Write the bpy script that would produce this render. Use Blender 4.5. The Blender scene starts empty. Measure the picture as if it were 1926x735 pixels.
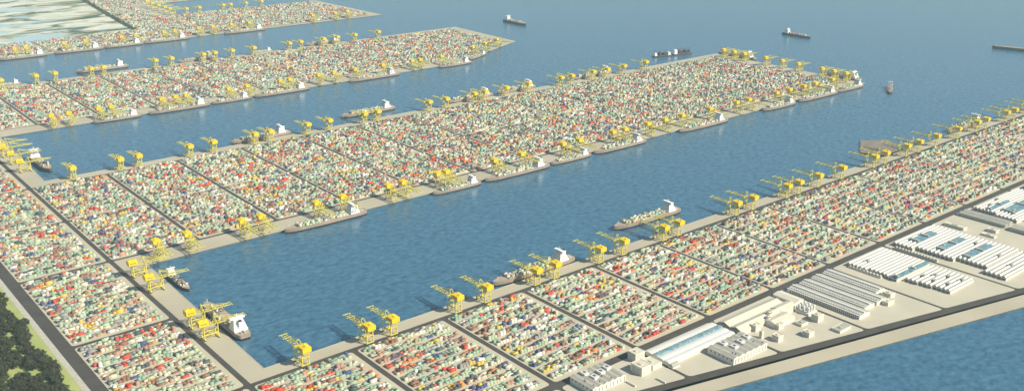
import bpy, math, random
import numpy as np
from mathutils import Vector
R = random.Random(7)
NR = np.random.RandomState(11)
SC = bpy.context.scene
COL = SC.collection
H = 1400.0                       # camera height; world X runs along the piers, Y across them
rad = math.radians

# ------------------------------------------------------------------ materials
def mat(name, color, rough=0.8, var=0.0, scale=0.02, metallic=0.0, col2=None, spec=0.3, detail=4, bump=0.0):
    m = bpy.data.materials.new(name); m.use_nodes = True
    nt = m.node_tree; b = nt.nodes['Principled BSDF']
    b.inputs['Roughness'].default_value = rough
    b.inputs['Metallic'].default_value = metallic
    b.inputs['Specular IOR Level'].default_value = spec
    tc = nt.nodes.new('ShaderNodeTexCoord')
    n = nt.nodes.new('ShaderNodeTexNoise'); n.inputs['Scale'].default_value = scale; n.inputs['Detail'].default_value = detail
    nt.links.new(tc.outputs['Object'], n.inputs['Vector'])
    r = nt.nodes.new('ShaderNodeValToRGB')
    c2 = col2 or tuple(c * (1 - var) for c in color)
    r.color_ramp.elements[0].position = 0.35; r.color_ramp.elements[0].color = (*c2, 1)
    r.color_ramp.elements[1].position = 0.65; r.color_ramp.elements[1].color = (*color, 1)
    nt.links.new(n.outputs['Fac'], r.inputs['Fac']); nt.links.new(r.outputs['Color'], b.inputs['Base Color'])
    if bump:
        bp = nt.nodes.new('ShaderNodeBump'); bp.inputs['Strength'].default_value = bump
        nt.links.new(n.outputs['Fac'], bp.inputs['Height']); nt.links.new(bp.outputs['Normal'], b.inputs['Normal'])
    return m

M = dict(
    concrete=mat('quay_concrete', (0.46, 0.41, 0.305), 0.9, 0.12, 0.004, detail=8),
    paving=mat('yard_paving', (0.51, 0.455, 0.335), 0.9, 0.12, 0.006, detail=8),
    indpav=mat('estate_paving', (0.52, 0.475, 0.37), 0.9, 0.10, 0.008, detail=8),
    asphalt=mat('asphalt', (0.078, 0.068, 0.058), 0.9, 0.25, 0.02, detail=8),
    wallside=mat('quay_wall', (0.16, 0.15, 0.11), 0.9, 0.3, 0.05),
    grass=mat('grass', (0.40, 0.42, 0.15), 0.95, 0, 0.012, col2=(0.30, 0.36, 0.11), detail=8),
    gravel=mat('gravel', (0.50, 0.47, 0.40), 0.95, 0.2, 0.1),
    yellow=mat('crane_yellow', (0.72, 0.60, 0.09), 0.45, 0.08, 0.1, spec=0.4),
    boom=mat('boom_yellow', (0.58, 0.53, 0.13), 0.5, 0.1, 0.1, spec=0.3),
    amber=mat('house_yellow', (0.82, 0.56, 0.012), 0.5, 0.06, 0.1, spec=0.4),
    dark=mat('dark_steel', (0.05, 0.05, 0.05), 0.6),
    glass=mat('window_glass', (0.05, 0.07, 0.09), 0.15, spec=0.6),
    hull=mat('hull_tan', (0.36, 0.275, 0.215), 0.6, 0.18, 0.03),
    boot=mat('hull_black', (0.018, 0.015, 0.015), 0.7),
    hullred=mat('hull_maroon', (0.13, 0.035, 0.035), 0.6, 0.2, 0.03),
    hullgrey=mat('hull_slate', (0.07, 0.065, 0.085), 0.6, 0.2, 0.03),
    hullbrown=mat('hull_brown', (0.14, 0.10, 0.07), 0.6, 0.2, 0.03),
    deck=mat('deck', (0.40, 0.33, 0.26), 0.8, 0.2, 0.05),
    white=mat('ship_white', (0.82, 0.81, 0.78), 0.5),
    wall=mat('wall_cream', (0.74, 0.70, 0.60), 0.8, 0.08, 0.05),
    roofgrey=mat('roof_grey', (0.42, 0.40, 0.345), 0.8, 0.15, 0.05),
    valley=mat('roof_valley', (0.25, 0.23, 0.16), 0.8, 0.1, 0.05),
    roofcream=mat('roof_cream', (0.62, 0.575, 0.46), 0.8, 0.1, 0.05),
    roofwhite=mat('roof_white', (0.66, 0.65, 0.61), 0.6, 0.05, 0.05),
    blue=mat('skylight_blue', (0.09, 0.19, 0.24), 0.35, 0, 0.09, col2=(0.24, 0.37, 0.40), spec=0.5),
    winrow=mat('window_row', (0.16, 0.15, 0.14), 0.4),
    trunk=mat('bark', (0.10, 0.07, 0.05), 0.9, 0.3, 0.5),
    leaf=mat('foliage', (0.088, 0.088, 0.045), 0.8, 0, 0.12, col2=(0.032, 0.035, 0.02), spec=0.1),
    hedge=mat('belt_foliage', (0.07, 0.09, 0.05), 0.9, 0.3, 0.02),
    barge=mat('pontoon_deck', (0.25, 0.205, 0.165), 0.8, 0.25, 0.02),
)
def attr_mat():
    m = bpy.data.materials.new('container_paint'); m.use_nodes = True
    nt = m.node_tree; b = nt.nodes['Principled BSDF']; b.inputs['Roughness'].default_value = 0.6
    b.inputs['Specular IOR Level'].default_value = 0.25
    a = nt.nodes.new('ShaderNodeAttribute'); a.attribute_name = 'paint'
    tc = nt.nodes.new('ShaderNodeTexCoord'); n = nt.nodes.new('ShaderNodeTexNoise'); n.inputs['Scale'].default_value = 0.35
    nt.links.new(tc.outputs['Object'], n.inputs['Vector'])
    mr = nt.nodes.new('ShaderNodeMapRange'); mr.inputs['To Min'].default_value = 0.8; mr.inputs['To Max'].default_value = 1.12
    nt.links.new(n.outputs['Fac'], mr.inputs['Value'])
    mx = nt.nodes.new('ShaderNodeVectorMath'); mx.operation = 'SCALE'
    nt.links.new(a.outputs['Color'], mx.inputs[0]); nt.links.new(mr.outputs['Result'], mx.inputs['Scale'])
    nt.links.new(mx.outputs[0], b.inputs['Base Color'])
    return m
M['paint'] = attr_mat()

# ------------------------------------------------------------------ mesh helpers
class MB:
    def __init__(s): s.v = []; s.f = []; s.mi = []; s.mats = []
    def m(s, mt):
        if mt not in s.mats: s.mats.append(mt)
        return s.mats.index(mt)
    def add(s, vs, fs, mt):
        o = len(s.v); s.v += [tuple(v) for v in vs]; k = s.m(mt)
        for f in fs: s.f.append([o + i for i in f]); s.mi.append(k)
    def box(s, x0, x1, y0, y1, z0, z1, mt, bottom=True):
        v = [(x0,y0,z0),(x1,y0,z0),(x1,y1,z0),(x0,y1,z0),(x0,y0,z1),(x1,y0,z1),(x1,y1,z1),(x0,y1,z1)]
        f = [(4,5,6,7),(0,1,5,4),(1,2,6,5),(2,3,7,6),(3,0,4,7)] + ([(3,2,1,0)] if bottom else [])
        s.add(v, f, mt)
    def beam(s, a, b, w, mt, h=None):
        a = Vector(a); b = Vector(b); d = (b - a).normalized(); h = h or w
        up = Vector((0,0,1)) if abs(d.z) < 0.95 else Vector((1,0,0))
        x = d.cross(up).normalized(); y = x.cross(d).normalized()
        vs = []
        for p in (a, b):
            for i, j in ((-1,-1),(1,-1),(1,1),(-1,1)): vs.append(p + x*(i*w/2) + y*(j*h/2))
        s.add(vs, [(0,1,5,4),(1,2,6,5),(2,3,7,6),(3,0,4,7),(3,2,1,0),(4,5,6,7)], mt)
    def prism(s, poly, z0, z1, mt, side=None, bottom=False):
        n = len(poly)
        s.add([(x,y,z1) for x,y in poly], [tuple(range(n))], mt)
        vs = [(x,y,z0) for x,y in poly] + [(x,y,z1) for x,y in poly]
        s.add(vs, [(i,(i+1)%n,n+(i+1)%n,n+i) for i in range(n)] + ([tuple(reversed(range(n)))] if bottom else []), side or mt)
    def cyl(s, x, y, z0, z1, r, mt, n=16, r2=None):
        r2 = r if r2 is None else r2
        vs = [(x+r*math.cos(6.28319*i/n), y+r*math.sin(6.28319*i/n), z0) for i in range(n)] + [(x+r2*math.cos(6.28319*i/n), y+r2*math.sin(6.28319*i/n), z1) for i in range(n)]
        s.add(vs, [(i,(i+1)%n,n+(i+1)%n,n+i) for i in range(n)] + [tuple(range(n,2*n))], mt)
    def profile(s, pts, a0, a1, axis, mt, cap=None, off=(0,0)):
        """pts: (across, z) outline extruded from a0 to a1 along axis 'x' or 'y'"""
        n = len(pts); vs = []
        for a in (a0, a1):
            for c, z in pts: vs.append((a, c, z) if axis == 'x' else (c, a, z))
        s.add(vs, [(i,i+1,n+i+1,n+i) for i in range(n-1)], mt)
        s.add(vs[:n], [tuple(range(n))], cap or mt); s.add(vs[n:], [tuple(reversed(range(n)))], cap or mt)
    def build(s, name, parent=None, loc=(0,0,0)):
        me = bpy.data.meshes.new(name); me.from_pydata(s.v, [], s.f)
        for mt in s.mats: me.materials.append(mt)
        me.polygons.foreach_set('material_index', s.mi); me.update()
        o = bpy.data.objects.new(name, me); COL.objects.link(o); o.location = loc
        if parent: o.parent = parent
        return o

def tag(o, label, cat, group=None, kind=None):
    if label: o['label'] = label
    if cat: o['category'] = cat
    if group: o['group'] = group
    if kind: o['kind'] = kind
    return o
def structure(o): o['kind'] = 'structure'; return o
def empty(name, loc=(0,0,0), rz=0, label=None, cat=None, group=None):
    o = bpy.data.objects.new(name, None); COL.objects.link(o); o.location = loc; o.rotation_euler = (0,0,rz)
    o.empty_display_size = 5
    return tag(o, label, cat, group)
def copy_tree(o, parent=None):
    c = o.copy(); COL.objects.link(c)
    if parent: c.parent = parent
    for ch in list(o.children): copy_tree(ch, c)
    return c
ORD = ['first','second','third','fourth','fifth','sixth','seventh','eighth','ninth','tenth','eleventh','twelfth','thirteenth','fourteenth','fifteenth',
       'sixteenth','seventeenth','eighteenth','nineteenth','twentieth','twenty-first','twenty-second','twenty-third','twenty-fourth','twenty-fifth','twenty-sixth','twenty-seventh','twenty-eighth','twenty-ninth']
def nth(n):
    return f"{n}{'th' if 10 <= n % 100 <= 20 else {1:'st',2:'nd',3:'rd'}.get(n % 10,'th')}"

# ------------------------------------------------------------------ camera maths (only to know which stacks are nearest and in frame)
PITCH = rad(19.2156); AZ = rad(50.5801)
def project(x, y, z):
    right = x*math.sin(AZ) - y*math.cos(AZ); fwd = x*math.cos(AZ) + y*math.sin(AZ); zz = z - H
    c, s = math.cos(PITCH), math.sin(PITCH)
    d = fwd*c - zz*s; ry = fwd*s + zz*c
    return 963 + 1852*right/d, 367.5 - 1852*ry/d, d

# ------------------------------------------------------------------ water and land
WZ = -4.0
def water_mat():
    m = bpy.data.materials.new('sea_water'); m.use_nodes = True; nt = m.node_tree; L = nt.links.new
    b = nt.nodes['Principled BSDF']
    tc = nt.nodes.new('ShaderNodeTexCoord')
    mp = nt.nodes.new('ShaderNodeMapping'); mp.inputs['Rotation'].default_value = (0,0,rad(35)); mp.inputs['Scale'].default_value = (1,1.5,1)
    L(tc.outputs['Object'], mp.inputs['Vector'])
    n1 = nt.nodes.new('ShaderNodeTexNoise'); n1.inputs['Scale'].default_value = 0.034; n1.inputs['Detail'].default_value = 8; n1.inputs['Roughness'].default_value = 0.7
    n2 = nt.nodes.new('ShaderNodeTexNoise'); n2.inputs['Scale'].default_value = 0.0016; n2.inputs['Detail'].default_value = 3
    L(mp.outputs[0], n1.inputs['Vector']); L(tc.outputs['Object'], n2.inputs['Vector'])
    r = nt.nodes.new('ShaderNodeValToRGB'); e = r.color_ramp.elements
    e[0].position = 0.3; e[0].color = (0.016, 0.064, 0.128, 1); e[1].position = 0.66; e[1].color = (0.072, 0.190, 0.275, 1)
    L(n1.outputs['Fac'], r.inputs['Fac'])
    mx = nt.nodes.new('ShaderNodeMix'); mx.data_type = 'RGBA'; mx.blend_type = 'MULTIPLY'; mx.inputs['Factor'].default_value = 0.15
    r2 = nt.nodes.new('ShaderNodeValToRGB'); r2.color_ramp.elements[0].position = 0.35; r2.color_ramp.elements[0].color = (0.72,0.9,0.95,1); r2.color_ramp.elements[1].position = 0.65
    L(n2.outputs['Fac'], r2.inputs['Fac']); L(r.outputs[0], mx.inputs['A']); L(r2.outputs[0], mx.inputs['B']); L(mx.outputs['Result'], b.inputs['Base Color'])
    b.inputs['Roughness'].default_value = 0.2; b.inputs['Specular IOR Level'].default_value = 0.55
    bp = nt.nodes.new('ShaderNodeBump'); bp.inputs['Strength'].default_value = 0.7; bp.inputs['Distance'].default_value = 1.3
    L(n1.outputs['Fac'], bp.inputs['Height']); L(bp.outputs[0], b.inputs['Normal'])
    return m
mb = MB(); S = 42000
mb.add([(-S,-S,WZ),(S,-S,WZ),(S,S,WZ),(-S,S,WZ)], [(0,1,2,3)], water_mat()); structure(mb.build('sea'))
def k(*p): return [(a*H, b*H) for a, b in p]
shore = lambda u: 1.06 - 0.2456*(u - 1.395)
road_s = lambda u: 1.153 - 0.24*(u - 1.255)
LAND = k((-1, shore(-1)), (6.2, shore(5.8)-.1), (6.2, 1.708), (0.745, 1.708), (0.757, 2.394), (4.062, 2.392), (4.088, 3.281), (0.748, 3.279),
         (0.770, 3.930), (2.87, 3.940), (3.50, 4.225), (3.525, 4.826), (0.55, 4.826), (0.55, 5.492), (3.434, 5.510), (3.42, 6.36), (2.42, 6.39), (2.42, 6.94), (3.2, 6.94), (3.2, 12), (-1, 12))
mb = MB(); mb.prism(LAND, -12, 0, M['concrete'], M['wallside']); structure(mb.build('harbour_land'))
# low kerb lip along the quay edge
mb = MB()
for i in range(2, 17):
    a, b = LAND[i], LAND[i+1]
    mb.beam((a[0], a[1], 0.3), (b[0], b[1], 0.3), 1.2, M['gravel'], 0.6)
structure(mb.build('quay_coping'))

def inset(poly, d):
    n = len(poly); out = []
    for i in range(n):
        p0, p1, p2 = Vector(poly[i-1]), Vector(poly[i]), Vector(poly[(i+1) % n])
        a = (p1-p0).normalized(); b = (p2-p1).normalized()
        na = Vector((-a.y, a.x)); nb = Vector((-b.y, b.x))
        den = 1 + na.dot(nb); out.append(tuple(p1 + (na+nb)*(d/den)))
    return out
def rounded(poly, r, seg=5):
    out = []; n = len(poly)
    for i in range(n):
        p0, p1, p2 = Vector(poly[i-1]), Vector(poly[i]), Vector(poly[(i+1) % n])
        a = (p0-p1).normalized(); b = (p2-p1).normalized()
        for j in range(seg+1):
            t = j/seg; A = p1 + a*r; B = p1 + b*r
            q = A*(1-t)**2 + p1*2*t*(1-t) + B*t*t; out.append((q.x, q.y))
    return out

UL = [0.2135, 0.456] + [0.690 + 0.2363*i for i in range(0, 24)]
CELLS = []      # (poly in metres, name)
def cell(u0, u1, v0, v1, name, wu=9, wv=7):
    CELLS.append(([(u0*H+wu, v0*H+wv), (u1*H-wu, v0*H+wv), (u1*H-wu, v1*H-wv), (u0*H+wu, v1*H-wv)], name))
asph = MB()
def arect(u0, u1, v0, v1): asph.box(u0*H, u1*H, v0*H, v1*H, 0, 0.06, M['asphalt'], False)
hw = 9/H
arect(0.456-20/H, 0.690+hw, 1.0, 4.6)                     # left column with its broad road
arect(0.690+hw, 6.0, 1.275-14/H, 1.662+9/H)               # near pier
arect(0.690+hw, 4.0, 2.478-8/H, 3.228+5/H)                # middle pier
arect(0.690+hw, 3.0, 4.030-6/H, 4.775+4/H)                # second pier, up to where it narrows
arect(1.2, 3.36, 5.555-6/H, 5.935)                        # far pier
for w in ():
    pass
# left column cells
vl = [1.275, 1.662, 2.050, 2.478, 2.853, 3.228, 3.62, 4.03, 4.4]
for a, b in zip(vl, vl[1:]):
    CELLS.append(([(0.456*H+19, a*H+8), (0.690*H-9, a*H+8), (0.690*H-9, b*H-8), (0.456*H+19, b*H-8)], 'left column v%.2f' % a))
for i in range(2, 24):
    w = 9 if UL[i] < 1.5 else 7
    if UL[i+1] < 5.9: CELLS.append(([(UL[i]*H+w, 1.275*H+15), (UL[i+1]*H-w, 1.275*H+15), (UL[i+1]*H-w, 1.662*H-9), (UL[i]*H+w, 1.662*H-9)], 'near pier %d' % (i-1)))
for i in range(2, 16):
    w = 8 if UL[i] < 2.2 else 4
    u1 = UL[i+1] if i < 15 else 4.0
    u1 = min(u1, 3.995)
    mid = 6 if UL[i] < 2.2 else 3.5
    cell(UL[i], u1, 2.478, 2.853, 'middle pier front', w, mid); cell(UL[i], u1, 2.853, 3.228, 'middle pier back', w, mid)
for i in range(2, 13):
    u1 = min(UL[i+1], 3.0)
    if UL[i] >= 3.0: break
    w = 7 if UL[i] < 2.0 else 2.5
    cell(UL[i], u1, 4.030, 4.775, 'second pier', w, 3)
u0 = 3.0; CELLS.append((k((3.0, 4.045), (3.43, 4.265), (3.455, 4.773), (3.0, 4.773)), 'second pier tip'))
for i in range(4, 14):
    if UL[i] < 3.38: cell(UL[i], min(UL[i+1], 3.39), 5.56, 5.93, 'far pier', 4, 3)
CELLS.append((k((1.99, 5.93), (3.38, 5.93), (3.37, 6.33), (2.03, 6.33)), 'far pier rear'))
CELLS.append((k((2.03, 6.33), (2.30, 6.33), (2.30, 7.6), (2.17, 7.6)), 'far root'))
CELLS.append((k((2.30, 6.98), (3.15, 6.98), (3.15, 7.6), (2.30, 7.6)), 'fifth pier'))
pav = MB()
for poly, nm in CELLS:
    pav.prism(rounded(poly, 13), 0.03, 0.22, M['paving'])
structure(pav.build('yard_paving'))
# estate between the near pier yards and the shore: asphalt sheet with kerbed plots
ind = [1.160 + 0.0, 1.390, 1.620, 1.856, 2.090, 2.330, 2.577, 2.813, 3.05, 3.29, 3.53, 3.77, 4.0, 4.3]
asph.prism(k((0.696, road_s(0.696)-0.0115), (4.6, road_s(4.6)-0.0115), (4.6, 1.275-14.0/H), (0.696, 1.275-14.0/H)), 0, 0.06, M['asphalt'])
structure(asph.build('road'))
ip = MB()
for a, b in zip([0.93]+ind, ind):
    if b == ind[0] and a == 0.93: pass
    ip.prism(rounded([(a*H+6, (road_s(a)+0.0105)*H), (b*H-6, (road_s(b)+0.0105)*H), (b*H-6, 1.275*H-15), (a*H+6, 1.275*H-15)], 14), 0.03, 0.22, M['indpav'])
structure(ip.build('estate_paving'))

# grass, verge, reclaimed sand
mb = MB(); mb.box(-1300, 601, 1400*1.3, 1400*4.6, 0, 0.25, M['grass'], False); structure(mb.build('grass'))
mb = MB(); mb.box(601, 618, 1400*1.3, 1400*4.6, 0, 0.4, M['gravel'], False); structure(mb.build('gravel_verge'))
def sand_mat():
    m = bpy.data.materials.new('reclaimed_sand'); m.use_nodes = True; nt = m.node_tree; L = nt.links.new
    b = nt.nodes['Principled BSDF']; b.inputs['Roughness'].default_value = 0.95
    tc = nt.nodes.new('ShaderNodeTexCoord'); mp = nt.nodes.new('ShaderNodeMapping')
    mp.inputs['Rotation'].default_value = (0,0,rad(39)); mp.inputs['Scale'].default_value = (0.55,1.15,1)
    L(tc.outputs['Object'], mp.inputs['Vector'])
    n = nt.nodes.new('ShaderNodeTexNoise'); n.inputs['Scale'].default_value = 0.0042; n.inputs['Detail'].default_value = 6; n.inputs['Distortion'].default_value = 1.2
    L(mp.outputs[0], n.inputs['Vector'])
    r = nt.nodes.new('ShaderNodeValToRGB'); e = r.color_ramp.elements
    e[0].position = 0.40; e[0].color = (0.09,0.11,0.05,1); e[1].position = 0.47; e[1].color = (0.40,0.39,0.26,1)
    for p, c in ((0.52,(0.58,0.55,0.42,1)),(0.60,(0.70,0.67,0.56,1)),(0.68,(0.50,0.55,0.42,1))):
        x = e.new(p); x.color = c
    e[0].color = (0.07,0.10,0.045,1)
    n2 = nt.nodes.new('ShaderNodeTexNoise'); n2.inputs['Scale'].default_value = 0.0032; n2.inputs['Detail'].default_value = 3
    L(mp.outputs[0], n2.inputs['Vector'])
    # damp blue pools towards the west
    sx = nt.nodes.new('ShaderNodeSeparateXYZ'); L(tc.outputs['Object'], sx.inputs[0])
    mr = nt.nodes.new('ShaderNodeMapRange'); mr.inputs['From Min'].default_value = 2750; mr.inputs['From Max'].default_value = 2100; L(sx.outputs['X'], mr.inputs['Value'])
    gt = nt.nodes.new('ShaderNodeMapRange'); gt.inputs['From Min'].default_value = 0.5; gt.inputs['From Max'].default_value = 0.56; L(n2.outputs['Fac'], gt.inputs['Value'])
    mu = nt.nodes.new('ShaderNodeMath'); mu.operation = 'MULTIPLY'; L(mr.outputs[0], mu.inputs[0]); L(gt.outputs[0], mu.inputs[1])
    mx = nt.nodes.new('ShaderNodeMix'); mx.data_type = 'RGBA'; L(mu.outputs[0], mx.inputs['Factor']); L(n.outputs['Fac'], r.inputs['Fac']); L(r.outputs[0], mx.inputs['A'])
    mx.inputs['B'].default_value = (0.36,0.50,0.56,1); L(mx.outputs['Result'], b.inputs['Base Color'])
    return m
mb = MB(); mb.prism(k((-0.9,5.94),(1.975,5.94),(2.01,6.33),(2.15,7.6),(2.15,11.8),(-0.9,11.8)), 0, 0.5, sand_mat()); structure(mb.build('reclaimed_sand'))

# ------------------------------------------------------------------ container stacks
PAL = [('mint green',(0.33,0.46,0.33),17),('pale green',(0.49,0.57,0.39),20),('cream',(0.68,0.61,0.45),14),('white',(0.80,0.77,0.70),7),
       ('dusty pink',(0.54,0.31,0.21),9),('rust brown',(0.33,0.16,0.11),9),('red',(0.66,0.09,0.045),6),('orange',(0.72,0.27,0.08),2.6),
       ('yellow',(0.76,0.53,0.07),3),('dark blue',(0.09,0.12,0.27),3),('slate',(0.10,0.12,0.12),6),('grey mauve',(0.36,0.34,0.31),6)]
PW = np.array([p[2] for p in PAL], float); PW /= PW.sum(); PC = np.array([p[1] for p in PAL])
TIER = 2.7
HGT = ['one','two','three','four','five','six']
def in_poly(px, py, poly):
    n = len(poly); c = np.ones(px.shape, bool)
    for i in range(n):
        (x0,y0),(x1,y1) = poly[i], poly[(i+1) % n]
        c &= ((x1-x0)*(py-y0) - (y1-y0)*(px-x0)) > 0
    return c
boxes = []      # x0,x1,y0,y1,z0,z1,colour index, tiers
info = []
def fill_cell(poly, nm):
    P = inset(poly, 9); xs = [p[0] for p in P]; ys = [p[1] for p in P]
    X0, X1, Y0, Y1 = min(xs), max(xs), min(ys), max(ys)
    pitch = 42.0; nb = max(1, round((Y1-Y0+9)/pitch)); pitch = (Y1-Y0+9)/nb
    L = 10.4; slots = int((X1-X0)/11.4); line = 0
    skip = {}; dense = 'middle' in nm or 'second' in nm or 'far' in nm or 'fifth' in nm
    TP = [.30,.24,.20,.15,.11] if dense else [.28,.34,.23,.11,.04]; lane = 13.5 if dense else 16.5
    for bI in range(nb):
        yb = Y1 - bI*pitch
        sub = (pitch-lane)/3
        hb = NR.randint(2, 5)
        for sI in range(3):
            y1 = yb - sI*sub - NR.uniform(0,.6); y0 = y1 - sub + 1.1; line += 1
            cur = NR.choice(len(PAL), p=PW); keep = 0; pos = 0
            for j in range(slots):
                pos += 1
                if keep <= 0:
                    if bI >= 0 and NR.rand() < 0.22 and (line-1, j) in lastc: cur = lastc[(line-1, j)]
                    else: cur = NR.choice(len(PAL), p=PW)
                    keep = NR.choice([1,1,1,2,2,3])
                keep -= 1; lastc[(line, j)] = cur
                if skip.get((line, j)) or NR.rand() < (.19 if dense else .15): continue
                t = int(NR.choice([1,2,3,4,5], p=TP))
                x0 = X0 + j*11.4 + NR.uniform(0, .6); LL = L
                if j < slots-1 and NR.rand() < (.10 if dense else .22): LL = L + 11.2; skip[(line, j+1)] = 1
                boxes.append((x0, x0+LL, y0, y1, 0.22, 0.22+t*TIER, cur, t)); info.append((nm, line, j+1))
for poly, nm in CELLS:
    lastc = {}
    a = len(boxes); fill_cell(poly, nm)
    if nm in ('second pier tip','far pier rear','far root'):
        P = inset(poly, 5)
        keepb = [i for i in range(a, len(boxes)) if in_poly(np.array([boxes[i][0], boxes[i][1]]), np.array([boxes[i][2], boxes[i][3]]), P).all()]
        nbx = [boxes[i] for i in keepb]; ni = [info[i] for i in keepb]
        del boxes[a:]; del info[a:]; boxes += nbx; info += ni
def keep_visible(b):
    x, y, d = project((b[0]+b[1])/2, (b[2]+b[3])/2, 6)
    return d > 0 and -160 < x < 2086 and -60 < y < 900
sel = [i for i, b in enumerate(boxes) if keep_visible(b)]
boxes = [boxes[i] for i in sel]; info = [info[i] for i in sel]
def dist(b): return math.sqrt(((b[0]+b[1])/2)**2 + ((b[2]+b[3])/2)**2 + 1394**2)
def wellin(b):
    x, y, d = project((b[0]+b[1])/2, (b[2]+b[3])/2, 5); return 3 < x < 1923 and 3 < y < 731
cand = sorted((i for i, b in enumerate(boxes) if wellin(b)), key=lambda i: dist(boxes[i])/math.sqrt(boxes[i][7]+1))[:300]
near = set(cand)

def paint_mesh(name, arr, cols):
    """arr: n x 6 boxes; cols: n x 3"""
    arr = np.asarray(arr, float); n = len(arr)
    x0,x1,y0,y1,z0,z1 = arr.T
    V = np.stack([np.stack(c, -1) for c in ((x0,y0,z0),(x1,y0,z0),(x1,y1,z0),(x0,y1,z0),(x0,y0,z1),(x1,y0,z1),(x1,y1,z1),(x0,y1,z1))], 1).reshape(-1, 3)
    F = np.array([(4,5,6,7),(0,1,5,4),(1,2,6,5),(2,3,7,6),(3,0,4,7)])
    idx = (F[None] + (np.arange(n)*8)[:, None, None]).reshape(-1)
    me = bpy.data.meshes.new(name); me.vertices.add(len(V)); me.vertices.foreach_set('co', V.reshape(-1))
    me.loops.add(len(idx)); me.loops.foreach_set('vertex_index', idx.astype(np.int32))
    nf = n*5; me.polygons.add(nf); me.polygons.foreach_set('loop_start', np.arange(nf, dtype=np.int32)*4); me.polygons.foreach_set('loop_total', np.full(nf, 4, np.int32))
    me.update(); me.validate()
    at = me.attributes.new('paint', 'FLOAT_COLOR', 'FACE')
    c = np.ones((nf, 4), np.float32); c[:, :3] = np.repeat(np.asarray(cols, float), 5, 0); at.data.foreach_set('color', c.reshape(-1))
    me.materials.append(M['paint'])
    return me
def jitter(ci, n=1):
    c = PC[ci] * (1 + NR.uniform(-.14, .10, (len(ci), 1))) + NR.uniform(-.02, .02, (len(ci), 3))
    return np.clip(c*0.82, 0.01, 0.85)
CARGO = []      # deck containers in world space, appended by the ships below: (4x corner free) stored as rotated boxes

def near_stack(b, inf):
    x0,x1,y0,y1,z0,z1,ci,t = b; cx, cy = (x0+x1)/2, (y0+y1)/2; w = y1-y0
    hl = (x1-x0)/2; ends = [(-hl, hl)] if hl < 7 else [(-hl, -.4), (.4, hl)]
    arr = []; nw = max(2, round(w/2.6)); cw = w/nw
    for a in range(nw):
        ta = t if NR.rand() < 0.75 else max(1, t-1)
        for q in range(ta):
            o = NR.uniform(-.12, .12)
            for e0, e1 in ends: arr.append((e0+o, e1+o, -w/2+a*cw+.06, -w/2+(a+1)*cw-.1, q*TIER, (q+1)*TIER-.14))
            for e0, e1 in ends: arr.append((e0+o+.2, e1+o-.2, -w/2+a*cw+.2, -w/2+(a+1)*cw-.24, (q+1)*TIER-.14, (q+1)*TIER-.06))
    cols = jitter(np.full(len(arr), ci)); o = bpy.data.objects.new('container_stack', paint_mesh('container_stack', arr, cols))
    o.location = (cx, cy, z0); COL.objects.link(o)
    nm, line, j = inf
    yard = YN.get(nm, nm)
    tag(o, f"{PAL[ci][0]} stack {HGT[t-1]} high, {nth(j)} along line {line} of the {yard}", 'container stack', 'container stacks in the nearest yards')
YN = {'left column v1.66': 'bottom left yard', 'left column v1.27': 'lowest left yard', 'left column v2.05': 'second left yard upward', 'near pier 1': 'first near quay yard', 'near pier 2': 'second near quay yard',
      'near pier 3': 'third near quay yard', 'near pier 4': 'fourth near quay yard', 'near pier 5': 'fifth near quay yard'}
for i in cand: near_stack(boxes[i], info[i])
rest = [b for i, b in enumerate(boxes) if i not in near]

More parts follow.
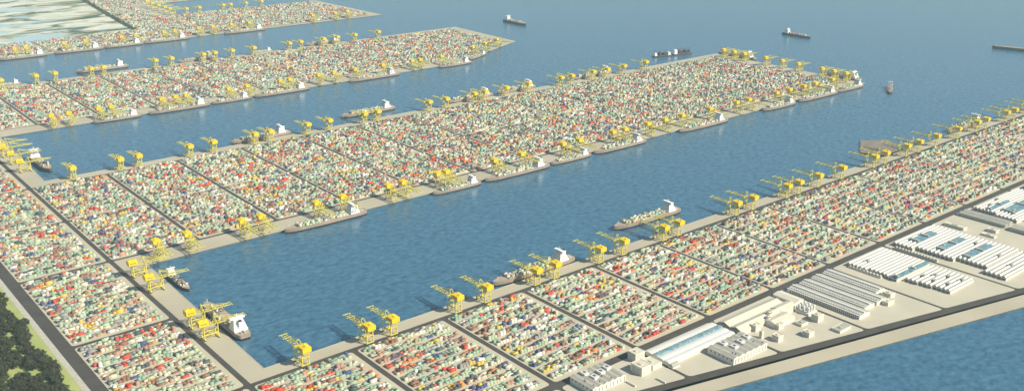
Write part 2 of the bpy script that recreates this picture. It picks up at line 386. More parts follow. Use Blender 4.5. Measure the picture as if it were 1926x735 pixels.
# ------------------------------------------------------------------ quay cranes
Y, A, O = M['yellow'], M['amber'], M['boom']
def make_crane():
    t = empty('quay_crane')
    for sx in (-22, 22):
        for sy in (-11, 11):
            m = MB(); m.beam((sx, sy, 2.5), (sx, sy*0.93, 47), 2.6, Y); m.box(sx-2, sx+2, sy-4.5, sy+4.5, 0.4, 2.5, M['dark'])
            m.build('leg', t)
    m = MB()
    for sx in (-22, 22):
        m.beam((sx, -14, 4), (sx, 14, 4), 2.6, Y); m.beam((sx, -11, 30), (sx, 11, 30), 2.2, Y); m.beam((sx, -14, 46), (sx, 14, 46), 2.4, Y)
    for sy in (-11, 11):
        m.beam((-22, sy, 20), (22, sy, 20), 2.2, Y); m.beam((-22, sy, 5), (22, sy, 20), 1.3, Y); m.beam((22, sy, 20), (-22, sy, 44), 1.3, Y)
    m.build('portal_frame', t)
    m = MB()
    for sy in (-8, 8): m.beam((-34, sy, 50), (114, sy, 50), 2.0, O, 2.4)
    for x in (-34, -4, 12, 30, 45, 60, 74, 100): m.beam((x, -8, 50), (x, 8, 50), 1.8, O, 1.6)
    for x in (88, 114): m.beam((x, -13.5, 50.6), (x, 13.5, 50.6), 2.4, O, 2.4)
    m.beam((22, -14, 52), (22, 14, 52), 2.6, Y)
    for i, x in enumerate((30, 45, 60, 74)):
        s = 1 if i % 2 else -1; m.beam((x, -8*s, 50), (x+15, 8*s, 50), 0.8, O)
    m.build('boom', t)
    m = MB()
    for sy in (-9, 9):
        m.beam((22, sy, 50), (17, sy*0.45, 74), 1.6, O); m.beam((2, sy, 50), (17, sy*0.45, 74), 1.2, O)
    m.beam((17, -5, 74), (17, 5, 74), 1.8, Y); m.beam((17, 0, 74), (17, 0, 79), 1.0, Y)
    m.build('apex_frame', t)
    for sy in (-4, 4):
        m = MB(); m.beam((17, sy, 73.5), (100, sy*1.8, 51), 0.8, Y); m.beam((17, sy, 73.5), (60, sy*1.8, 51.2), 0.7, Y); m.build('stay', t)
    for ch in t.children:
        for v in ch.data.vertices: v.co.z *= .92
    m = MB(); pts = [(-14, 48.5), (-14, 63), (0, 66.5), (14, 63), (14, 48.5)]
    m.profile(pts, -36, -6, 'x', A); hs = m.build('machinery_house', t)
    m = MB(); m.box(-30, -26, -3, 3, 66, 69, A); m.box(-15, -12, -6, -2, 65, 68.5, A); m.build('roof_vent', hs)
    m = MB()
    for y_ in (-14.06, 14.06):
        m = MB(); m.box(-31, -11, min(y_, y_*0.99), max(y_, y_*0.99), 55.5, 57.5, M['glass']); m.build('window', hs)
    m = MB(); m.box(32, 38, -3, 3, 39.5, 43, A); m.box(33, 37, -2, 2, 43, 44.8, Y); cb = m.build('operator_cab', t)
    m = MB(); m.box(38, 38.15, -2.5, 2.5, 40.2, 42.4, M['glass']); m.build('window', cb)
    m = MB(); m.box(52, 58, -2, 2, 34, 35.2, Y)
    for a in (52.5, 57.5):
        for b in (-1.6, 1.6): m.beam((a, b, 35), (a, b, 44.8), 0.25, M['dark'])
    m.build('spreader', t)
    return t
crane0 = make_crane(); crane_used = False
def place_crane(x, y, ang, label):
    """x, y: ground point under the middle of the machinery house"""
    global crane_used
    c = crane0 if not crane_used else copy_tree(crane0); crane_used = True
    a = rad(ang); c.location = (x + 20*math.cos(a), y + 20*math.sin(a), 0); c.rotation_euler = (0, 0, a)
    tag(c, label, 'crane', 'yellow quay cranes')
ROWS = [
 ('the near quay', 2329, 90, [1143,1359,1444,1690,1810,2025,2112,2327,2447,2665,2749,3100,3207,3440,3523,3668,3849,4115,4211,4400,4514,4682,4895,5097,5196,5425,5519,5700,5790]),
 ('the front edge of the longest pier', 3412, -90, [1118,1236,1454,1532,1776,1897,2120,2196,2378,2427,2700,2863,3127,3237,3470,3555,3725,3857,3996,4226,4458,4569,4829,4959,5104,5220,5401]),
 ('the back edge of the longest pier', 4530, 90, [1157,1370,1456,1704,1825,2045,2129,2341,2470,2686,2771,3115,3235,3439,3519,3682,3859,4128,4219,4407,4537,4691,4901]),
 ('the front edge of the second pier', 5567, -90, [1354,1445,1604,1674,1960,2042,2105,2369,2489,2709,2774,2976,3088,3246,3459,3693,3759,3938]),
 ('the back edge of the second pier', 6693, 90, [1372,1578,1694,1921,1999,2348,2460,2689,2775,2904,3072,3357,3450,3643,3763,3919,4133]),
 ('the front edge of the farthest pier', 7762, -90, [1714,1789,2056,2210,2480,2590,2813,2899,3097,3218,3379,3535,4131,4352,4476]),
 ('the back edge of the farthest pier', 8838, 90, [3436,3557,3788,3861,4015,4173]),
]
for nm, y, ang, xs in ROWS:
    for i, x in enumerate(xs):
        place_crane(x, y, ang, f"yellow crane, {ORD[i]} from the left along {nm}")
for i, (x, y) in enumerate([(5645,4470),(5645,4375),(5645,4285),(5645,4102),(5645,3965),(5640,3832),(5628,3640),(5628,3550),(5628,3460)]):
    place_crane(x, y, 0, f"yellow crane, {ORD[i]} from the left across the outer end of the longest pier")
for nm, y in (('at the longest pier root behind the ship',3271),('between the pier root and the black hulled ship',3114),('with its boom over the long ship',2767),('nearest the camera beside the white ship stern',2669)):
    place_crane(982, y, 0, f"yellow crane on the near basin head, {nm}")
for i, y in enumerate((5200, 5101, 4953, 4792)): place_crane(1000, y, 0, f"yellow gantry crane on the second basin head, {ORD[i]} from the far side")
for i, y in enumerate((9501, 9366, 9201, 9050, 8930)): place_crane(3318, y, 0, f"yellow gantry crane on the farthest basin head, {ORD[i]} from the far side")
for i, (x, y) in enumerate([(4300,5690),(4470,5760),(4640,5835)]): place_crane(x, y, -65.6, f"yellow crane, {ORD[i]} from the left on the second pier's slanted corner")

# ------------------------------------------------------------------ ships
def hull_rings(L, B, z_list, rake=14):
    """half outline stations; returns rings (list of points) at each z, bow at +x"""
    st = [(-.5,.62),(-.49,.78),(-.46,.92),(-.40,.99),(-.3,1),(0,1),(.22,1),(.32,.93),(.40,.74),(.45,.50),(.48,.27),(.495,.09)]
    rings = []
    for z, fl in z_list:
        pts = []
        for sx, sb in st:
            x = sx*L - (1-fl)*(rake if sx > .3 else (rake*.3 if sx < -.45 else 0))*(1 if sx > .3 else -1)
            pts.append((x, sb*B/2*(fl if sx > .2 or sx < -.4 else 1), z))
        pts.append((.5*L - (1-fl)*rake, 0, z))
        ring = pts + [(x, -y, z_) for x, y, z_ in reversed(pts[:-1])]
        rings.append(ring)
    return rings
def loft(m, rings, mt, top=None):
    n = len(rings[0])
    for a, b in zip(rings, rings[1:]):
        m.add(a + b, [(i, n+i, n+(i+1) % n, (i+1) % n) for i in range(n)], mt)
    if top: m.add(rings[-1], [tuple(reversed(range(n)))], top)
def stern_house(m, x, B, W, s):
    for i, (dx0, dx1, w, z0, z1) in enumerate([(-20,22,.92,0,6),(-15,20,.84,6,12),(-11,18,.78,12,18),(-8,16,.70,18,24),(-5,14,.64,24,30),(0,13,.98,30,34)]):
        m.box(x+dx0*s, x+dx1*s, -B/2*w, B/2*w, z0*s*1.15+i*0.002, z1*s*1.15, W)
def make_ship(L=345, hullmat='hull', cargo=True, house=True, Hd=20.0, beam=None):
    s = min(1.0, L/345*1.15); B = beam or 48*s; t = empty('container_ship')
    D = Hd*s
    m = MB(); loft(m, hull_rings(L, B, [(6.5*s, .93), (D*.7, .97), (D, 1)]), M[hullmat]); h = m.build('hull', t)
    m = MB(); loft(m, hull_rings(L, B*.995, [(-3, .86), (6.5*s, .93)]), M['boot']); m.build('boot_stripe', t)
    r = hull_rings(L, B*.97, [(D-1.2, 1)])[0]; m = MB(); m.add(r, [tuple(reversed(range(len(r))))], M['deck']); m.build('deck', t)
    # forecastle deck
    m = MB(); rr = [p for p in hull_rings(L, B, [(D, 1), (D+4*s, 1.03)])]; r2 = [[p for p in ring if p[0] > .40*L] for ring in rr]
    n = len(r2[0])
    if len(r2[1]) == n:
        m.add(r2[0]+r2[1], [(i, n+i, n+i+1, i+1) for i in range(n-1)] + [(n-1, 2*n-1, n, 0)], M[hullmat]); m.add(r2[1], [tuple(reversed(range(n)))], M['deck'])
    m.cyl(.44*L, 0, D+4*s, D+14*s, .9*s, M['white'], 6); m.build('forecastle', t)
    if house:
        xh = -.345*L; m = MB(); stern_house(m, xh, B, M['white'], s)
        for v in range(len(m.v)): x, y, z = m.v[v]; m.v[v] = (x, y, z + D - 1)
        hs = m.build('superstructure', t)
        m = MB()
        for i, z in enumerate((8.2, 14.2, 20.2, 26.2)):
            x1 = (20, 18, 16, 14)[i]; w = (.84, .78, .70, .64)[i]
            m.box(xh+x1*s, xh+x1*s+.3, -B/2*w*.9, B/2*w*.9, D-1+z*s*1.15, D-1+(z+1.6)*s*1.15, M['glass'])
        m.box(xh+13*s, xh+13*s+.3, -B/2*.95, B/2*.95, D-1+36*s, D-1+38*s, M['glass']); m.build('window', hs)
        m = MB(); m.box(xh-20*s, xh-10*s, -5*s, 5*s, D+11*s, D+31*s, M['white']); m.box(xh-20.3*s, xh-9.7*s, -5.3*s, 5.3*s, D+31*s, D+34*s, M['dark']); m.build('funnel', t)
        m = MB(); m.cyl(xh+6*s, 0, D+38*s, D+50*s, .8*s, M['white'], 6); m.beam((xh+6*s, -6*s, D+45*s), (xh+6*s, 6*s, D+45*s), .8*s, M['white']); m.build('mast', t)
        m = MB(); m.box(-.47*L, -.42*L, -6*s, -1*s, D-1.1, D+3*s, M['roofgrey']); m.box(-.47*L, -.43*L, 4*s, 9*s, D-1.1, D+2*s, M['roofgrey']); m.build('winch_block', t)
    return t, s, B, D
SHIPCOLS = [0,1,2,3,2,1,0,2,4]
def load(x, y, ang, L, s, B, D, fill=0.86, colours=SHIPCOLS, x0=-.25, x1=.36, hmax=4, f0=0):
    a = rad(ang); ca, sa = math.cos(a), math.sin(a)
    bay = 13.6*s; n = int((x1-x0)*L/bay); nw = 6; cw = B*.9/nw
    for i in range(n):
        lx = x0*L + i*bay; taper = 1 if lx < .25*L else .7
        for j in range(nw):
            ly = (-B*.45 + j*cw)*taper
            if NR.rand() > fill: continue
            q = NR.randint(1, hmax+1)
            CARGO.append((lx, lx+12.2*s, ly, ly+cw*taper*.95, WZ+D-1, WZ+D-1+q*TIER*s+.8, ca, sa, x, y, int(NR.choice(colours))))
def hatch(t, L, s, B, D):
    m = MB()
    for i in range(9):
        x = (-.24 + i*.066)*L; m.box(x, x+.052*L, -B*.38, B*.38, D-1.1, D+1.0*s, M['deck'])
    m.build('hatch_cover', t)
def ship(x, y, ang, L, label, hullmat='hull', fill=0.86, group='container ships berthed at the quays', Hd=20.0, **kw):
    t, s, B, D = make_ship(L, hullmat, Hd=Hd); t.location = (x, y, WZ); t.rotation_euler = (0, 0, rad(ang))
    hatch(t, L, s, B, D)
    load(x, y, ang, L, s, B, D, fill, **kw); tag(t, label, 'ship', group)
    return t
def berth(pairs, ybase, ang, side, where, hulls=None, fills=None):
    for i, (a, b) in enumerate(pairs):
        L = b - a; s = min(1, L/345*1.15)
        ship((a+b)/2, ybase + side*(24*s+3), ang, L, f"tan container ship, {ORD[i]} from the left along {where}", fill=(fills or {}).get(i, .86))
# bows point left (-x): heading 180
berth([(1585,1949),(2290,2545),(2575,2951),(2971,3225),(3253,3608),(3876,4262),(4589,4883),(4930,5314),(5325,5600)], 3350, 180, -1, 'the front edge of the longest pier')
berth([(1903,2273),(4967,5314)], 2392, 180, 1, 'the near quay')
berth([(1953,2278),(3301,3636),(3678,3978),(4288,4662)], 4592, 180, 1, 'the back edge of the longest pier')
berth([(1541,1802),(1847,2205),(2221,2466),(2490,2855),(3145,3523)], 5507, 180, -1, 'the front edge of the second pier')
berth([(1300,1503),(2533,2808),(3075,3250),(3533,3834)], 6757, 180, 1, 'the back edge of the second pier')
berth([(1583,1905),(1957,2304),(2316,2606),(2614,2974),(3269,3630)], 7695, 180, -1, 'the front edge of the farthest pier')
ship(3990, 5505-24, 180, 275, 'small tan container ship moored just left of the second pier slanted corner')
ship(4290, 5615, 180+24.4, 230, 'short tan container ship moored on the slanted corner of the second pier')
ship(2780, 2526, 178, 362, 'large tan container ship lying off the near quay under two crane booms')
ship(2822, 4722, 180, 350, 'tan container ship lying off the back of the longest pier with yellow booms above')
ship(2045, 6880, 180, 345, 'tan container ship lying off the back of the second pier')
ship(5727+24, 4430, 90, 330, 'container ship moored at the far corner of the longest pier end')
ship(5700+26, 3560, 90, 300, 'container ship with white tower at the near corner of the longest pier end')
ship(1060+26, 3135, -90, 190, 'dark brown decked ship with rounded bow at the near basin head', 'hullbrown', fill=.25, colours=[3,2,10])
ship(1052+30, 2745, 90, 300, 'ship with broad white stern under the cranes at the near basin head', fill=.4)
ship(1085+22, 4870, -90, 300, 'dark hulled ship at the second basin head beside the yellow cranes', 'hullbrown', fill=.25, colours=[10,2])
g2 = 'ships out on the open water'
ship(5446, 6583, -91, 300, 'small cargo ship with white tower on open water right of the second pier tip', 'hullbrown', group=g2, fill=.5)
ship(6799, 4660, -91, 265, 'maroon cargo ship with white tower alone on the far open water', 'hullred', group=g2, fill=.45, colours=[2,3,4])
ship(5640, 3150, 211+0, 215, 'small brown coaster heading toward the camera off the longest pier tip', 'hullbrown', group=g2, fill=.6, colours=[2,3,5,4])
# slate ship with scattered white deckhouses
def slate_ship(x, y, ang, L, spec, label):
    t, s, B, D = make_ship(L, 'hullgrey', house=False, Hd=17, beam=44)
    t.name = 'work_ship'; t.location = (x, y, WZ); t.rotation_euler = (0,0,rad(ang))
    for x, w, h_, ln, mt in spec:
        m = MB(); m.box(x, x+ln, -w/2, w/2, D-1, D+h_, M[mt]); m.box(x+3, x+ln-3, -w/2+3, w/2-3, D+h_, D+h_+5, M[mt]); m.build('deckhouse', t)
    for x in (-.2*L, .12*L, .3*L):
        m = MB(); m.beam((x,0,D-1), (x,0,D+30), 2.5, M['dark']); m.beam((x,0,D+28), (x+26,0,D+36), 2, M['dark']); m.build('derrick', t)
    tag(t, label, 'ship', g2)
slate_ship(5345, 4790, 166, 165, ((-70,26,14,20,'white'),(-40,30,12,30,'dark'),(5,30,16,22,'dark'),(45,20,16,18,'white')), 'dark slate work ship with white ends, nearer of two behind the longest pier')
slate_ship(5520, 4748, -14, 175, ((-76,30,26,24,'white'),(-40,32,16,34,'hullred'),(14,28,18,24,'dark'),(52,18,12,18,'hullgrey')), 'dark slate work ship with a tall white deckhouse, farther of two behind the longest pier')
def tanker():
    t, s, B, D = make_ship(330, 'hullbrown', house=True); t.name = 'bulk_ship'; t.location = (7570, 3262, WZ); t.rotation_euler = (0,0,rad(105))
    hatch(t, 330, s, B, D); tag(t, 'long low brown cargo ship cut off by the right edge of the photo', 'ship', g2)
tanker()
t = empty('pontoon', (4425, 2545, WZ), rad(0), 'flat brown grey pontoon lying off the near quay behind a crane group', 'pontoon')
m = MB(); m.prism([(-150,-45),(-95,-143),(75,-143),(170,0),(45,77)], -2, 7, M['barge'], M['boot']); m.build('deck', t)
m = MB(); m.prism([(-50,-90),(60,-90),(110,0),(40,30),(-50,0)], 7.01, 9, M['barge']); m.build('hatch', t)

# everything past the 300 nearest stacks, deck loads included, is one uncountable mass
def build_rest():
    arr = [b[:6] for b in rest]; ci = np.array([b[6] for b in rest])
    me = paint_mesh('container_stacks', arr + [c[:6] for c in CARGO], np.concatenate([jitter(ci), jitter(np.array([c[10] for c in CARGO]))]))
    n0 = len(arr)*8; co = np.empty(len(me.vertices)*3); me.vertices.foreach_get('co', co); co = co.reshape(-1, 3)
    for i, c in enumerate(CARGO):
        q = co[n0+i*8:n0+i*8+8]; x = q[:, 0].copy(); y = q[:, 1].copy()
        q[:, 0] = c[8] + x*c[6] - y*c[7]; q[:, 1] = c[9] + x*c[7] + y*c[6]
    me.vertices.foreach_set('co', co.reshape(-1)); me.update()
    o = bpy.data.objects.new('container_stacks', me); COL.objects.link(o)
    tag(o, 'thousands of multicoloured container stacks filling the yards and ship decks', 'containers', None, 'stuff')
build_rest()
print('stacks', len(boxes), 'cargo', len(CARGO))

# ------------------------------------------------------------------ estate buildings
def gable(m, x0, x1, y0, y1, h, rise, axis, roof, wall, over=0.8):
    m.box(x0, x1, y0, y1, 0.22, h, wall, False)
    if axis == 'y':
        c = (x0+x1)/2; m.profile([(x0-over, h), (c, h+rise), (x1+over, h)], y0-over, y1+over, 'y', roof, wall)
    else:
        c = (y0+y1)/2; m.profile([(y0-over, h), (c, h+rise), (y1+over, h)], x0-over, x1+over, 'x', roof, wall)
def part_gable(t, x0, x1, y0, y1, h, rise, axis, roof='roofcream', wall='wall', over=0.8, z0=0.22):
    m = MB(); m.box(x0, x1, y0, y1, z0, h, M[wall], False)
    if axis == 'y':
        c = (x0+x1)/2; m.add([(x0,y0,h),(c,y0,h+rise),(x1,y0,h),(x0,y1,h),(c,y1,h+rise),(x1,y1,h)], [(0,1,2),(5,4,3)], M[wall])
    else:
        c = (y0+y1)/2; m.add([(x0,y0,h),(x0,c,h+rise),(x0,y1,h),(x1,y0,h),(x1,c,h+rise),(x1,y1,h)], [(2,1,0),(3,4,5)], M[wall])
    w = m.build('wall', t)
    m = MB(); th = 0.5
    if axis == 'y':
        pts = [(x0-over,h-.1),(c,h+rise),(x1+over,h-.1),(x1+over,h-.1+th),(c,h+rise+th),(x0-over,h-.1+th)]
        n = len(pts); vs = [(q, y0-over, z) for q, z in pts] + [(q, y1+over, z) for q, z in pts]
    else:
        pts = [(y0-over,h-.1),(c,h+rise),(y1+over,h-.1),(y1+over,h-.1+th),(c,h+rise+th),(y0-over,h-.1+th)]
        n = len(pts); vs = [(x0-over, q, z) for q, z in pts] + [(x1+over, q, z) for q, z in pts]
    m.add(vs, [(i,(i+1)%n,n+(i+1)%n,n+i) for i in range(n)] + [(0,1,4,5),(1,2,3,4),(n+5,n+4,n+1,n),(n+4,n+3,n+2,n+1)], M[roof])
    r = m.build('roof', t)
    return w, r
def windows_x(t, x, ys, z0, z1, w=2.0, mt='winrow', name='window', d=.25):
    """windows in a wall facing -x at x"""
    for y in ys:
        m = MB(); m.box(x-d, x+.05, y-w/2, y+w/2, z0, z1, M[mt]); m.build(name, t)
def windows_y(t, y, xs, z0, z1, w=2.0, mt='winrow', name='window', d=.25):
    for x in xs:
        m = MB(); m.box(x-w/2, x+w/2, y-d, y+.05, z0, z1, M[mt]); m.build(name, t)
def vaults(m, x0, x1, y0, y1, n, h, mt, cap, flat=.15):
    w = (y1-y0)/n
    for i in range(n):
        a = y0 + i*w; pts = [(a, h)]
        for j in range(7):
            th = math.pi*j/6; pts.append((a + w/2 - w*.43*math.cos(th), h + w*.40*math.sin(th)))
        pts.append((a+w, h)); m.profile(pts, x0, x1, 'x', mt, cap)

# 1. and 5. grey sheds with ridged roofs and slotted white side
def slotted_shed(x0, x1, y0, y1, h, label):
    t = empty('industrial_shed', ((x0+x1)/2, (y0+y1)/2, 0), 0, label, 'building'); ox, oy = (x0+x1)/2, (y0+y1)/2
    X0, X1, Y0, Y1 = x0-ox, x1-ox, y0-oy, y1-oy
    m = MB(); m.box(X0, X1, Y0, Y1, .22, h, M['wall'], False); w = m.build('wall', t)
    m = MB(); n = 6; d = (X1-X0)/n
    for i in range(n):
        a = X0+i*d; vs = [(a,Y0,h),(a+d*.5,Y0,h+4.5),(a+d,Y0,h),(a,Y1,h),(a+d*.5,Y1,h+4.5),(a+d,Y1,h)]
        m.add(vs, [(0,1,4,3),(1,2,5,4)], M['roofgrey']); m.add(vs, [(0,2,1),(3,4,5)], M['wall'])
    r = m.build('roof', t)
    m = MB(); 
    for i in range(n+1): m.box(X0+i*d-.7, X0+i*d+.7, Y0, Y1, h+.2, h+1.0, M['roofcream'], False)
    m.build('gutter', r)
    for i, (fx, fy) in enumerate(((.36,.45),(.62,.55),(.86,.62),(.30,.80))):
        cx_, cy_ = X0+(X1-X0)*fx, Y0+(Y1-Y0)*fy
        m = MB(); m.box(cx_-9, cx_+9, cy_-10, cy_+10, h+1.5, h+8.5, M['roofwhite'], False); m.box(cx_-3, cx_+3, cy_-4, cy_+4, h+8.5, h+10.5, M['winrow'], False); m.build('roof_light', r)
    for i in range(7):
        cx_, cy_ = X0 + (X1-X0)*R.random()*.9+5, Y0 + (Y1-Y0)*R.random()*.9+4
        m = MB(); m.cyl(cx_, cy_, h+1, h+6.5, 1.4, M['dark'], 8); m.build('roof_vent', r)
    k_ = int((X1-X0)/14)
    windows_y(w, Y0, [X0+10+i*14 for i in range(k_)], 2, h-3, 2.6, 'winrow', 'slot_window')
    windows_x(w, X0, [Y0+8+i*15 for i in range(int((Y1-Y0)/15))], h*.55, h*.8, 5)
    return t
slotted_shed(1668, 1795, 1682, 1780-6, 19, 'long grey roofed shed with slotted white side at the bottom edge of the photo')
slotted_shed(2098, 2255, 1545, 1641, 20, 'grey roofed shed with slotted white side right of the blue glazed hall')
def block(name, x0, x1, y0, y1, h, label, roof='roofcream', extra=None, cat='building', wall='wall', win=True):
    ox, oy = (x0+x1)/2, (y0+y1)/2; t = empty(name, (ox, oy, 0), 0, label, cat)
    X, Y_ = (x1-x0)/2, (y1-y0)/2
    m = MB(); m.box(-X, X, -Y_, Y_, .22, h, M[wall], False); w = m.build('wall', t)
    m = MB(); m.box(-X+.6, X-.6, -Y_+.6, Y_-.6, h-.1, h+.02, M[roof], False)
    for a in ((-X,X,-Y_,-Y_+.6),(-X,X,Y_-.6,Y_),(-X,-X+.6,-Y_+.6,Y_-.6),(X-.6,X,-Y_+.6,Y_-.6)): m.box(*a, h, h+1.0, M[wall], False)
    m.box(-X*.4, X*.1, -Y_*.3, Y_*.3, h+.02, h+2.6, M[roof], False)
    m.build('roof', t)
    if win:
        for z in np.arange(3, h-2.5, 4.2):
            m = MB(); m.box(-X-.12, -X+.02, -Y_*.85, Y_*.85, z, z+1.5, M['winrow']); m.build('window_band', w)
            m = MB(); m.box(-X*.85, X*.85, -Y_-.12, -Y_+.02, z, z+1.5, M['roofgrey']); m.build('window_band', w)
    return t
block('office_tower', 1890, 1928, 1735, 1772-6, 27, 'tall cream block at the crossroads left of the blue glazed hall')
block('office_block', 1846, 1884, 1668, 1712, 26, 'lowest of three cream boxes left of the blue glazed hall')
block('office_block', 1896, 1934, 1672, 1718, 15, 'low wide cream block right of the taller two beside the estate side road')
for i, (a, b, c, d, lab) in enumerate([(1790,1794,1640,1676,'thin cream boundary wall right of the bottom grey shed'),(1868,1872,1600,1632,'short cream wall by the shore road corner')]):
    t = empty('boundary_wall', ((a+b)/2, (c+d)/2, 0), 0, lab, 'wall'); m = MB(); m.box(-2, 2, -(d-c)/2, (d-c)/2, .22, 5, M['wall'], False); m.build('wall_panel', t); m = MB(); m.box(-2.4, 2.4, -(d-c)/2-.4, (d-c)/2+.4, 5, 5.5, M['roofcream']); m.build('coping', t)
# 4. glazed hall
t = empty('glazed_hall', (2098, 1704, 0), 0, 'long white hall with a blue glass roof strip along the estate road', 'building')
m = MB(); m.box(-150, 148, -46, 46, .22, 11, M['wall'], False); w = m.build('wall', t)
def strip(parent, name, y0, y1, mt, hh, rise=2.6, x0=-150, x1=148):
    m = MB(); pts = [(y0, 11)]
    for j in range(7):
        th = math.pi*j/6; c = (y0+y1)/2; pts.append((c-(y1-y0)/2*math.cos(th), hh+rise*math.sin(th)))
    pts.append((y1, 11)); m.profile(pts, x0, x1, 'x', M[mt], M['wall']); return m.build(name, parent)
strip(t, 'roof', 20, 46.5, 'roofwhite', 12); s_ = strip(t, 'glass_strip', 0, 20, 'blue', 13, 4); strip(t, 'roof', -24, 0, 'roofwhite', 12); strip(t, 'roof', -46.5, -24, 'roofwhite', 11.5)
m = MB()
for i in range(24): m.box(-146+i*12.4, -145.4+i*12.4, 1, 19, 15.4, 17.3, M['roofwhite'], False)
m.build('glazing_bar', s_)
t = empty('annex', (1962, 1650, 0), 0, 'small grey vaulted annex at the near end of the blue glazed hall', 'building')
m = MB(); m.box(-16, 14, -9, 9, .22, 6, M['wall'], False); m.build('wall', t); m = MB(); vaults(m, -16, 14, -9, 9, 1, 6, M['roofgrey'], M['roofgrey']); m.build('roof', t)
# 6. twin gabled hall
t = empty('gabled_hall', (2400, 1693, 0), 0, 'large cream twin gabled hall with a dark slotted zigzag front', 'building')
for j, (a, b) in enumerate(((0, 46), (-46, 0))):
    w_, r_ = part_gable(t, -135, 135 if j == 0 else 128, a+.2, b-.2, 12, 9, 'x')
    m = MB(); m.add([(-135.3,a+1,1),(-135.3,b-1,1),(-135.3,b-1,11.5),(-135.3,(a+b)/2,19.5),(-135.3,a+1,11.5)], [(4,3,2,1,0)], M['winrow']); m.build('glazed_gable', w_)
    for i in range(10): windows_x(w_, -135.3, [a+1.5+i*4.7], 1, 12, 1.2, 'roofgrey', 'mullion')
t = empty('workshop', (2512, 1672, 0), 0, 'cream gabled workshop right of the twin gabled hall', 'building'); part_gable(t, -40, 40, -20, 20, 15, 6, 'x')
t = empty('workshop', (2418, 1640-8, 0), 0, 'stepped cream process building with domes in front of the twin gabled hall', 'building'); part_gable(t, -34, 60, -26, 22, 14, 6, 'x')
t = empty('workshop', (2600, 1716, 0), 0, 'low beige shed beside the long window-lined shed', 'building'); part_gable(t, -26, 20, -44, 44, 8, 4, 'y')
for x, y, r_, h_, lab in ((2420,1662,8,26,'cream storage tank, taller of two with dark rims'),(2398,1650,6.5,22,'cream storage tank, smaller of two with dark rims')):
    t = empty('storage_tank', (x, y, 0), 0, lab, 'tank'); m = MB(); m.cyl(0,0,.22,h_,r_,M['wall'],20); m.build('shell', t); m = MB(); m.cyl(0,0,h_,h_+1.2,r_+.6,M['dark'],20); m.cyl(0,0,h_+1.2,h_+3.5,r_*.9,M['roofcream'],20,2); m.build('lid', t)
t = empty('silo_row', (2560, 1622, 0), 0, 'row of slim white silos on a plinth beside the long window-lined shed', 'silos')
m = MB(); m.box(-22, 26, -26, 24, .22, 8, M['wall'], False); m.build('plinth', t)
for i in range(3):
    for j in range(3):
        m = MB(); m.cyl(-14+i*15, -18+j*17, 8, 25, 4.6, M['roofwhite'], 14); m.cyl(-14+i*15, -18+j*17, 25, 28, 4.6, M['roofwhite'], 14, .6); m.build('silo', t)
SM = [(2330,1645,26,22,20,'cream box house left of the storage tanks'),(2326,1560,24,24,19,'cream box house nearest the shore road among the scattered blocks'),
      (2395,1606,26,20,16,'cream box house in front of the stepped process building'),(2424,1518,26,24,17,'cream box house in the middle of the shore side row'),
      (2535,1562,30,26,23,'tall cream house right of the slim silos'),(2474,1578,34,26,8,'flat low beige block in the middle of the scattered houses'),
      (2540,1478,58,30,8,'wide low beige block by the corner of the shore road'),(2300,1600,10,10,24,'slim cream stack house near the twin gabled hall front')]
for x, y, w_, d_, h_, lab in SM: block('works_house', x-w_/2, x+w_/2, y-d_/2, y+d_/2, h_, lab, 'roofgrey' if h_ < 10 else 'roofcream')
# 8. long window-lined sheds
LONG = [(2640, 2698, 1478, 1752, 'leftmost'), (2708, 2766, 1502, 1752, 'second from the left'), (2776, 2834, 1500, 1752, 'third from the left'), (2844, 2896, 1545, 1752, 'rightmost')]
for x0, x1, y0, y1, lab in LONG:
    t = empty('long_shed', ((x0+x1)/2, (y0+y1)/2, 0), 0, f'long grey shed lined with windows, {lab} of the four parallel sheds', 'building')
    X, Yh = (x1-x0)/2, (y1-y0)/2
    w_, r_ = part_gable(t, -X, X, -Yh, Yh, 13, 4.5, 'y', 'roofgrey')
    m = MB(); m.box(-4, 4, -Yh, Yh, 17.1, 20, M['roofwhite'], False); m.build('ridge_light', r_)
    m = MB(); m.box(-X-.9, -X+3, -Yh, Yh, 13.4, 14.4, M['roofwhite'], False); m.build('eaves', r_)
    nwin = int((2*Yh-8)/7.2)
    windows_x(w_, -X, [-Yh+7+i*7.2 for i in range(nwin)], 2, 6, 4.6); windows_x(w_, -X, [-Yh+7+i*7.2 for i in range(nwin)], 7.5, 11.5, 4.6)
    for i in range(int(2*Yh/9)):
        m = MB(); m.box(-X+8, -X+12, -Yh+5+i*9, -Yh+9.5+i*9, 13.6, 17.5, M['roofwhite'], False); m.build('roof_vent', r_)
block('works_house', 2858, 2886, 1500, 1530, 16, 'small cream block at the near end of the rightmost long shed')
block('works_house', 2800, 2838, 1474, 1494, 13, 'small dark windowed block at the near end of the third long shed')
